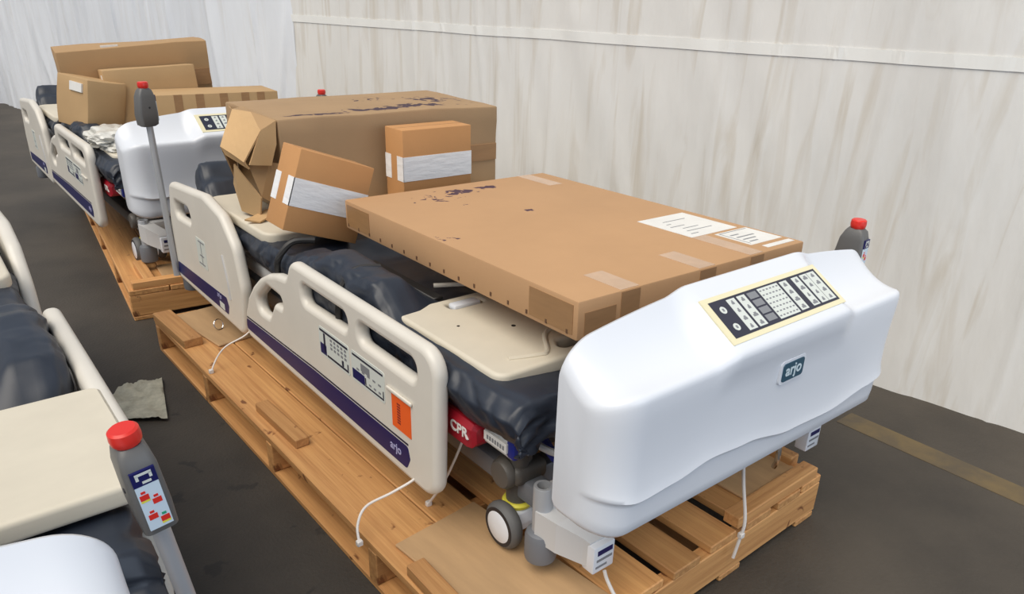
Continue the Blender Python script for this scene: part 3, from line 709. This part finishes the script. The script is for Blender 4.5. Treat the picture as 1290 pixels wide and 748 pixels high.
# ------------------------------------------------------------------ control poles
def make_pole(label, loc, rot, length, zrot=0.3):
    """origin at the base of the pole"""
    t = thing('control_pole', label, 'pole', loc, rot, 'red topped control poles in the bed corners')
    h = length
    bm = new(); cyl(bm, (0, 0, 0), (0, 0, h-0.13), 0.0135, n=20); obj('pole', bm, 'grey', t, smooth=True)
    bm = new(); rg = []
    for z, w_, y0, y1 in ((h-0.150, 0.018, -0.022, 0.030), (h-0.142, 0.024, -0.034, 0.042), (h-0.10, 0.025, -0.038, 0.045), (h-0.03, 0.024, -0.036, 0.034), (h-0.008, 0.021, -0.030, 0.024), (h, 0.016, -0.022, 0.018)):
        pts = round_poly([(-w_, y0), (w_, y0), (w_, y1), (-w_, y1)], 0.010, 4); rg.append([bm.verts.new((p[0], p[1], z)) for p in pts])
    n = len(rg[0])
    for a, b in zip(rg, rg[1:]):
        for k in range(n): bm.faces.new((a[k], a[(k+1) % n], b[(k+1) % n], b[k]))
    bm.faces.new(rg[0][::-1]); bm.faces.new(rg[-1])
    hs = obj('handset', bm, 'housing', t, smooth=True)
    bm = new(); lathe(bm, [(0.016, h-0.002), (0.0205, h+0.004), (0.0215, h+0.012), (0.0205, h+0.022), (0.017, h+0.025)], (0, -0.004, 0), 'z', 24); obj('red_button', bm, 'red', t, smooth=True)
    # label on the face towards -y
    def q(name, x0, x1, z0, z1, d, m):
        bm = new(); vs = box(bm, x0, x1, -0.0395-d, -0.030, h-0.13+z0, h-0.13+z1, 0.0); obj(name, bm, m, hs)
    q('handset_label', -0.016, 0.016, 0.0, 0.078, 0.0, 'print_blue')
    q('label_header', -0.0165, 0.0165, 0.078, 0.102, 0.0002, 'stripe')
    q('header_mark', -0.011, 0.011, 0.095, 0.099, 0.0006, 'print'); q('header_mark', -0.011, -0.007, 0.088, 0.096, 0.0006, 'print'); q('header_mark', 0.007, 0.011, 0.088, 0.096, 0.0006, 'print')
    q('header_mark', -0.004, 0.008, 0.081, 0.085, 0.0006, 'print')
    for x, z, bar in ((-0.008, 0.058, 'yellow'), (0.006, 0.046, None), (-0.006, 0.022, None), (0.008, 0.012, 'yellow')):
        q('label_icon', x-0.006, x+0.006, z-0.004, z+0.005, 0.0005, 'red')
        if bar: q('icon_bar', x-0.006, x+0.006, z-0.0075, z-0.0045, 0.0005, 'yellow')
        q('icon_tip', x-0.003, x+0.003, z+0.007, z+0.011, 0.0005, 'green' if (x == 0.008) else 'red')
    # cable screw on the side
    bm = new(); cyl(bm, (-0.026, 0.0, h-0.075), (-0.022, 0.0, h-0.075), 0.004, n=12); obj('screw', bm, 'rubber', t)
    t.rotation_euler.z = zrot
    return t
M['print_blue'] = mat('pale_blue_print', (0.62, 0.74, 0.84), 0.4)
M['green'] = mat('green_print', (0.02, 0.35, 0.20), 0.4)
# in the sockets: base of each pole inside its socket
make_pole('red topped control pole rising behind the right end of the near white footboard', (1.175, 0.205, 0.30), (0, 0, 0), 0.575, 0.12)
make_pole('red topped control pole with white icon label, nearest, at lower left', (-0.672, 0.235, 0.32), (R(2), R(-7), 0), 0.555, 0.02)
make_pole('tall red topped grey control pole standing before the farthest footboard', (-0.062, 2.62, 0.27), (0, R(1.5), 0), 0.80, 1.9)
make_pole('red topped control pole mostly hidden behind the large torn carton', to2((1.10, 0.30, 0.345)), (0, 0, 0), 0.555, 0.2)

# ------------------------------------------------------------------ cartons
def carton(name, label, loc, rot, dx, dy, dz, m, group='brown cartons stacked on the beds', bev=0.004, warp=0.0):
    """origin at the middle of the base"""
    t = thing(name, label, 'box', loc, rot, group)
    bm = new(); box(bm, -dx/2, dx/2, -dy/2, dy/2, 0, dz, bev, 2)
    if warp:
        bmesh.ops.subdivide_edges(bm, edges=bm.edges[:], cuts=4, use_grid_fill=True)
        for v in bm.verts:
            v.co += noise.noise_vector(v.co*4.0)*warp
    obj('carton_body', bm, m, t, smooth=True, ang=25)
    return t
def patch(t, name, x0, x1, y0, y1, z0, z1, m):
    bm = new(); box(bm, x0, x1, y0, y1, z0, z1); return obj(name, bm, m, t)
E_ = 0.0012
# wide flat carton
BW, BL, BH = 0.837, 1.15, 0.094
fm_ = mat('cardboard_flat', (0.53, 0.315, 0.165), noise_amt=0.08, nscale=3, **CARD)
stain(fm_, [((-0.04, 0.46, BH), (0.11, 0.06, 0.05), 24, 0.33), ((0.09, 0.475, BH), (0.07, 0.045, 0.05), 26, 0.34), ((-0.16, 0.42, BH), (0.26, 0.17, 0.05), 34, 0.50), ((0.003, 0.127, BH), (0.03, 0.02, 0.04), 30, 0.30), ((-0.38, 0.0, BH), (0.10, 0.08, 0.03), 30, 0.50), ((-0.12, 0.30, BH), (0.03, 0.02, 0.03), 40, 0.36)], (0.085, 0.045, 0.065))
yawb = -0.024
cb = Matrix.Rotation(yawb, 4, 'Z') @ Matrix.Rotation(-0.018, 4, 'X')
ctr = Vector((0.175, 0.28, 0.754))+cb.to_3x3() @ Vector((BW/2, BL/2, 0))
flat = carton('flat_carton', 'wide flat brown carton with shipping labels lying over the bed foot', ctr, cb.to_euler(), BW, BL, BH, fm_, bev=0.005)
x0, y0 = -BW/2, -BL/2
for yy in (y0+0.015, y0+BL-0.17):
    patch(flat, 'parcel_tape', x0-E_, x0+0.003, yy, yy+0.155, 0.012, BH-0.012, 'ctape')
patch(flat, 'parcel_tape', x0+0.13, x0+0.19, y0-E_, y0+0.003, 0.004, BH-0.004, 'ctape'); patch(flat, 'clear_tape', x0+0.13, x0+0.19, y0+0.004, y0+0.13, BH-0.002, BH+0.0006, 'ctape2')
patch(flat, 'parcel_tape', x0+0.40, x0+0.46, y0-E_, y0+0.003, 0.004, BH-0.004, 'ctape'); patch(flat, 'clear_tape', x0+0.40, x0+0.46, y0+0.004, y0+0.14, BH-0.002, BH+0.0006, 'ctape2')
patch(flat, 'parcel_tape', x0+0.60, x0+0.655, y0-E_, y0+0.003, 0.004, BH-0.004, 'ctape'); patch(flat, 'clear_tape', x0+0.60, x0+0.655, y0+0.004, y0+0.26, BH-0.002, BH+0.0006, 'ctape2')
patch(flat, 'parcel_tape', x0+0.02, x0+0.115, y0-E_, y0+0.003, 0.006, BH-0.03, 'ctape')
patch(flat, 'clear_tape', x0+BW-0.13, x0+BW-0.07, y0+BL-0.20, y0+BL-0.004, BH-0.002, BH+0.0006, 'ctape2')
l1 = patch(flat, 'shipping_label', x0+0.60, x0+0.80, y0+0.20, y0+0.41, BH-0.001, BH+0.0010, 'paper')
l2 = patch(flat, 'shipping_label', x0+0.68, x0+0.82, y0+0.06, y0+0.185, BH-0.001, BH+0.0010, 'paper')
patch(flat, 'paper_strip', x0+0.70, x0+0.82, y0+0.020, y0+0.040, BH-0.001, BH+0.0010, 'paper')
def print_lines(par, rects):
    bm = new()
    for (a, b, c, d) in rects: box(bm, a, b, c, d, BH+0.0009, BH+0.0014)
    obj('label_print', bm, 'printgrey', par)
print_lines(l1, [(x0+0.63+0.012*(k % 3), x0+0.66+0.03*((k*7) % 4), y0+0.225+k*0.026, y0+0.229+k*0.026) for k in range(6)])
print_lines(l2, [(x0+0.69, x0+0.81, y0+0.176, y0+0.179), (x0+0.69, x0+0.693, y0+0.07, y0+0.178)]+[(x0+0.705, x0+0.74+0.02*(k % 3), y0+0.08+k*0.022, y0+0.086+k*0.022) for k in range(4)])
for k in range(16):
    yy = y0+0.03+k*0.073
    patch(flat, 'staple', x0-0.0018, x0+0.002, yy, yy+0.006, 0.010, 0.020, 'staple')

# large torn carton across the head of the bed
cm = mat('cardboard_worn', (0.415, 0.275, 0.155), noise_amt=0.10, nscale=4, **CARD)
stain(cm, [((0.05, -0.17, 0.345), (0.42, 0.08, 0.08), 20, 0.35), ((0.30, -0.03, 0.345), (0.20, 0.16, 0.08), 18, 0.36), ((-0.28, -0.22, 0.345), (0.20, 0.05, 0.08), 24, 0.35), ((0.1, 0.1, 0.345), (0.35, 0.14, 0.05), 26, 0.50)], (0.07, 0.045, 0.06))
big = thing('large_carton', 'large worn brown carton with torn crumpled end lying across the bed head', 'box', (0.66, 2.13, 0.684), (0, 0, -0.01), 'brown cartons stacked on the beds')
bm = new(); box(bm, -0.485, 0.485, -0.28, 0.28, 0, 0.345, 0.006, 2)
bmesh.ops.subdivide_edges(bm, edges=bm.edges[:], cuts=5, use_grid_fill=True)
for v in bm.verts: v.co += noise.noise_vector(v.co*5.0)*0.006*(1.6 if v.co.z > 0.2 else 0.5); v.co.z = max(0.0, v.co.z)
obj('carton_body', bm, cm, big, smooth=True, ang=25)
bm = new(); box(bm, 0.25, 0.480, -0.287, -0.272, 0.115, 0.185, 0.001, 1); obj('parcel_tape', bm, 'ctape', big)
# crumpled end flaps
def facets(name, pts, faces, m, th=0.006):
    bm = new(); vs = [bm.verts.new(p) for p in pts]
    for f in faces: bm.faces.new([vs[k] for k in f])
    bmesh.ops.recalc_face_normals(bm, faces=bm.faces)
    bmesh.ops.subdivide_edges(bm, edges=bm.edges[:], cuts=3, use_grid_fill=True)
    for v in bm.verts: v.co += noise.noise_vector(v.co*9.0+Vector((3, 1, 7)))*0.004
    o = obj(name, bm, m, big, smooth=False)
    s = o.modifiers.new('thick', 'SOLIDIFY'); s.thickness = th
    return o
A1, A2, A3, A4, A5 = (-0.574, -0.08, 0.362), (-0.526, -0.13, 0.356), (-0.552, -0.29, 0.316), (-0.630, -0.30, 0.213), (-0.666, -0.18, 0.252)
B1, B2, B3, B4 = (-0.492, -0.284, 0.345), (-0.498, -0.286, 0.261), (-0.529, -0.29, 0.19), (-0.612, -0.305, 0.203)
facets('torn_flap', [A1, A2, A3, A4, A5], [(0, 1, 2), (0, 2, 3, 4)], 'card_in')
facets('torn_flap', [A3, B1, B2, B3, B4], [(0, 1, 2), (0, 2, 3), (0, 3, 4)], 'card_in')
facets('torn_flap', [A1, A2, A3, B1, (-0.478, 0.10, 0.348)], [(0, 1, 4), (1, 2, 3), (1, 3, 4)], 'card2')
facets('torn_flap', [A4, A5, (-0.655, -0.19, 0.222), (-0.612, -0.29, 0.185)], [(0, 1, 2, 3)], 'card_in')
facets('torn_flap', [(-0.633, -0.20, 0.191), (-0.583, -0.30, 0.081), (-0.589, -0.29, 0.010), (-0.619, -0.18, 0.010), (-0.61, -0.10, 0.10)], [(0, 1, 2, 3), (0, 3, 4)], 'card3')
facets('torn_flap', [(-0.53, -0.27, 0.20), (-0.60, -0.26, 0.19), (-0.575, -0.285, 0.08), (-0.49, -0.27, 0.02), (-0.49, -0.275, 0.19)], [(0, 1, 2), (0, 2, 3, 4)], 'card2')
facets('torn_flap', [A1, A5, (-0.60, -0.10, 0.10), (-0.495, 0.20, 0.06), (-0.495, 0.22, 0.30), (-0.478, 0.26, 0.33)], [(0, 1, 2), (0, 2, 3, 4), (0, 4, 5)], 'card2')
facets('torn_flap', [(-0.50, -0.29, 0.03), (-0.55, -0.25, 0.025), (-0.652, -0.31, 0.016), (-0.606, -0.335, 0.006)], [(0, 1, 2, 3)], 'card_in')

# two small cartons wrapped with white tape
def small_carton(label, loc, rot, dx, dy, dz, zf=0.48):
    t = carton('small_carton', label, loc, rot, dx, dy, dz, 'card', 'small cartons banded with white tape', 0.003)
    zc = dz*zf; hb = 0.046
    bm = new()
    box(bm, -dx/2-E_, dx/2+E_, -dy/2-E_, -dy/2+0.002, zc-hb, zc+hb)
    box(bm, -dx/2-E_, -dx/2+0.002, -dy/2-E_, -dy/2+0.045, zc-hb, zc+hb)
    obj('white_tape', bm, 'wtape', t)
    bm = new()
    box(bm, -dx/2-E_, -dx/2+0.002, dy/2-0.042, dy/2+E_, zc-hb, zc+hb); box(bm, -dx/2, dx/2, dy/2-0.002, dy/2+E_, zc-hb, zc+hb)
    obj('white_tape', bm, 'wtape', t)
    patch(t, 'flap_seam', -dx/2+0.004, dx/2-0.004, -0.0012, 0.0012, dz-0.002, dz+0.0006, 'ctape')
    return t
small_carton('small orange brown carton banded in white, standing upright before the large torn carton', (0.725, 1.735, 0.684), (0, 0, -0.01), 0.310, 0.132, 0.302, 0.52)
th_ = R(19.5)
small_carton('small orange brown carton banded in white, tipped over against the flat carton', (0.184-0.1335*math.sin(th_), 1.572, 0.819-0.1335*math.cos(th_)), (0, th_, 0), 0.272, 0.142, 0.267)

# cartons on the farthest bed
lc = carton('long_carton', 'long low brown carton with vertical tape strips behind the farthest footboard', (0.52, 3.66, 0.708), (0, 0, -0.09), 0.66, 0.30, 0.227, 'card3')
for x in (-0.20, -0.09, 0.035, 0.15, 0.235): patch(lc, 'parcel_tape', x-0.021, x+0.021, -0.15-E_, -0.145, 0.002, 0.226, 'ctape')
mc = carton('medium_carton', 'brown carton with pale end tape leaning on the long taped carton', (0.295, 3.935, 0.690), (R(-3), R(-3), -0.10), 0.47, 0.22, 0.352, 'card3', warp=0.004)
patch(mc, 'white_label', -0.2365, -0.230, -0.06, 0.0, 0.25, 0.325, 'paper'); patch(mc, 'parcel_tape', -0.2365, -0.230, 0.0, 0.03, 0.17, 0.30, 'ctape')
xc = carton('big_far_carton', 'largest brown carton at the back, topmost of the pile on the farthest bed', (0.30, 4.22, 0.71), (R(2), R(-4), -0.09), 0.78, 0.28, 0.44, 'card2', warp=0.012)
patch(xc, 'parcel_tape', 0.25, 0.385, -0.152, -0.135, 0.20, 0.29, 'ctape')
patch(xc, 'white_label', -0.16, -0.07, -0.10, -0.085, 0.43, 0.449, 'paper')
bc = carton('open_carton', 'crumpled open brown carton at the far end of the pile', (-0.055, 3.96, 0.735), (R(4), R(10), 0.3), 0.20, 0.30, 0.26, 'card3', warp=0.012)
patch(bc, 'white_label', -0.106, -0.09, -0.10, 0.02, 0.19, 0.235, 'paper')

# clear wrap bundle on the farthest bed
bm = new(); bmesh.ops.create_icosphere(bm, subdivisions=5, radius=1)
for v in bm.verts:
    n_ = noise.noise(v.co*2.2+Vector((4, 4, 4))); f_ = abs(noise.noise(v.co*5+Vector((1, 2, 3))))
    v.co = Vector((v.co.x*0.13, v.co.y*0.24, max(-0.04, v.co.z*0.062)))*(1+0.45*n_-0.22*f_)
wrap = obj('plastic_wrap', bm, 'plastic_bag', None, smooth=True, ang=60)
wrap.location = to2((0.13, 0.66, 0.69)); tag(wrap, 'crumpled bundle of pale clear plastic wrap on the farthest bed', 'plastic wrap')

# scrap of plastic on the floor
bm = new(); bmesh.ops.create_grid(bm, x_segments=24, y_segments=24, size=1)
for v in bm.verts:
    x, y = v.co.x, v.co.y
    v.co = Vector((x*0.10*(1-0.25*y), y*0.15*(1+0.2*x), 0.016+0.016*noise.noise(Vector((x*2.4, y*2.4, 1)))+0.008*abs(noise.noise(Vector((x*6, y*5, 2))))))
s_ = bmesh.ops.solidify(bm, geom=bm.faces[:], thickness=0.002)
scrap = obj('paper_scrap', bm, mat('dirty_paper', (0.50, 0.48, 0.38), 0.6, noise_amt=0.4, nscale=30), None, smooth=True, ang=60)
scrap.location = (-0.425, 2.03, 0.0); scrap.rotation_euler = (0, 0, -0.35); tag(scrap, 'dirty crumpled grey sheet lying on the dark floor between the beds', 'scrap')

# ------------------------------------------------------------------ cable ties
def tie(label, pts, head=None, r=0.0036):
    t = thing('cable_tie', label, 'cable tie', pts[-1], (0, 0, 0), 'white nylon cable ties')
    bm = new(); tube(bm, pts, r, 8, 8); obj('strap', bm, 'tie', t, pts[-1], True)
    bm = new(); h = Vector(head or pts[-1]); box(bm, h.x-0.008, h.x+0.008, h.y-0.007, h.y+0.007, h.z-0.008, h.z+0.008, 0.002, 1); obj('tie_head', bm, 'tie', t, pts[-1], True)
tie('long white cable tie arching from the near side rail to the pallet edge', [(0.055, 0.60, 0.455), (0.02, 0.585, 0.42), (-0.005, 0.60, 0.36), (-0.04, 0.615, 0.30), (-0.10, 0.64, 0.262), (-0.17, 0.66, 0.235), (-0.205, 0.645, 0.20), (-0.215, 0.62, 0.165)])
tie('white cable tie running straight from the bed frame down to the deck boards', [(0.05, 0.52, 0.46), (0.045, 0.56, 0.36), (0.035, 0.61, 0.25), (0.022, 0.665, 0.156)])
tie('short white cable tie looped under the red release handle', [(0.048, 0.58, 0.46), (0.02, 0.60, 0.425), (-0.005, 0.62, 0.38), (0.0, 0.62, 0.33)], r=0.003)
tie('white cable tie hanging below the white footboard onto the pallet front edge', [(0.62, 0.10, 0.42), (0.61, 0.075, 0.32), (0.60, 0.045, 0.22), (0.592, 0.045, 0.165), (0.585, 0.05, 0.10)], head=(0.593, 0.044, 0.175), r=0.0046)
tie('white cable tie under the labelled bracket at the near bed corner', [(0.165, 0.125, 0.225), (0.168, 0.115, 0.20), (0.175, 0.085, 0.16), (0.18, 0.050, 0.15), (0.18, 0.046, 0.09)], r=0.0046)
tie('thin white cable tie from the gap between the cream side rails', [(0.02, 1.80, 0.33), (-0.05, 1.81, 0.27), (-0.12, 1.83, 0.235), (-0.16, 1.83, 0.20), (-0.195, 1.81, 0.158)], r=0.003)
bm = new(); tube(bm, [(0.905, 0.16, 0.20), (0.90, 0.15, 0.24), (0.90, 0.16, 0.30), (0.90, 0.20, 0.33)], 0.008, 8, 5); bp('foot_end_hook', bm, 'chrome', None, True)
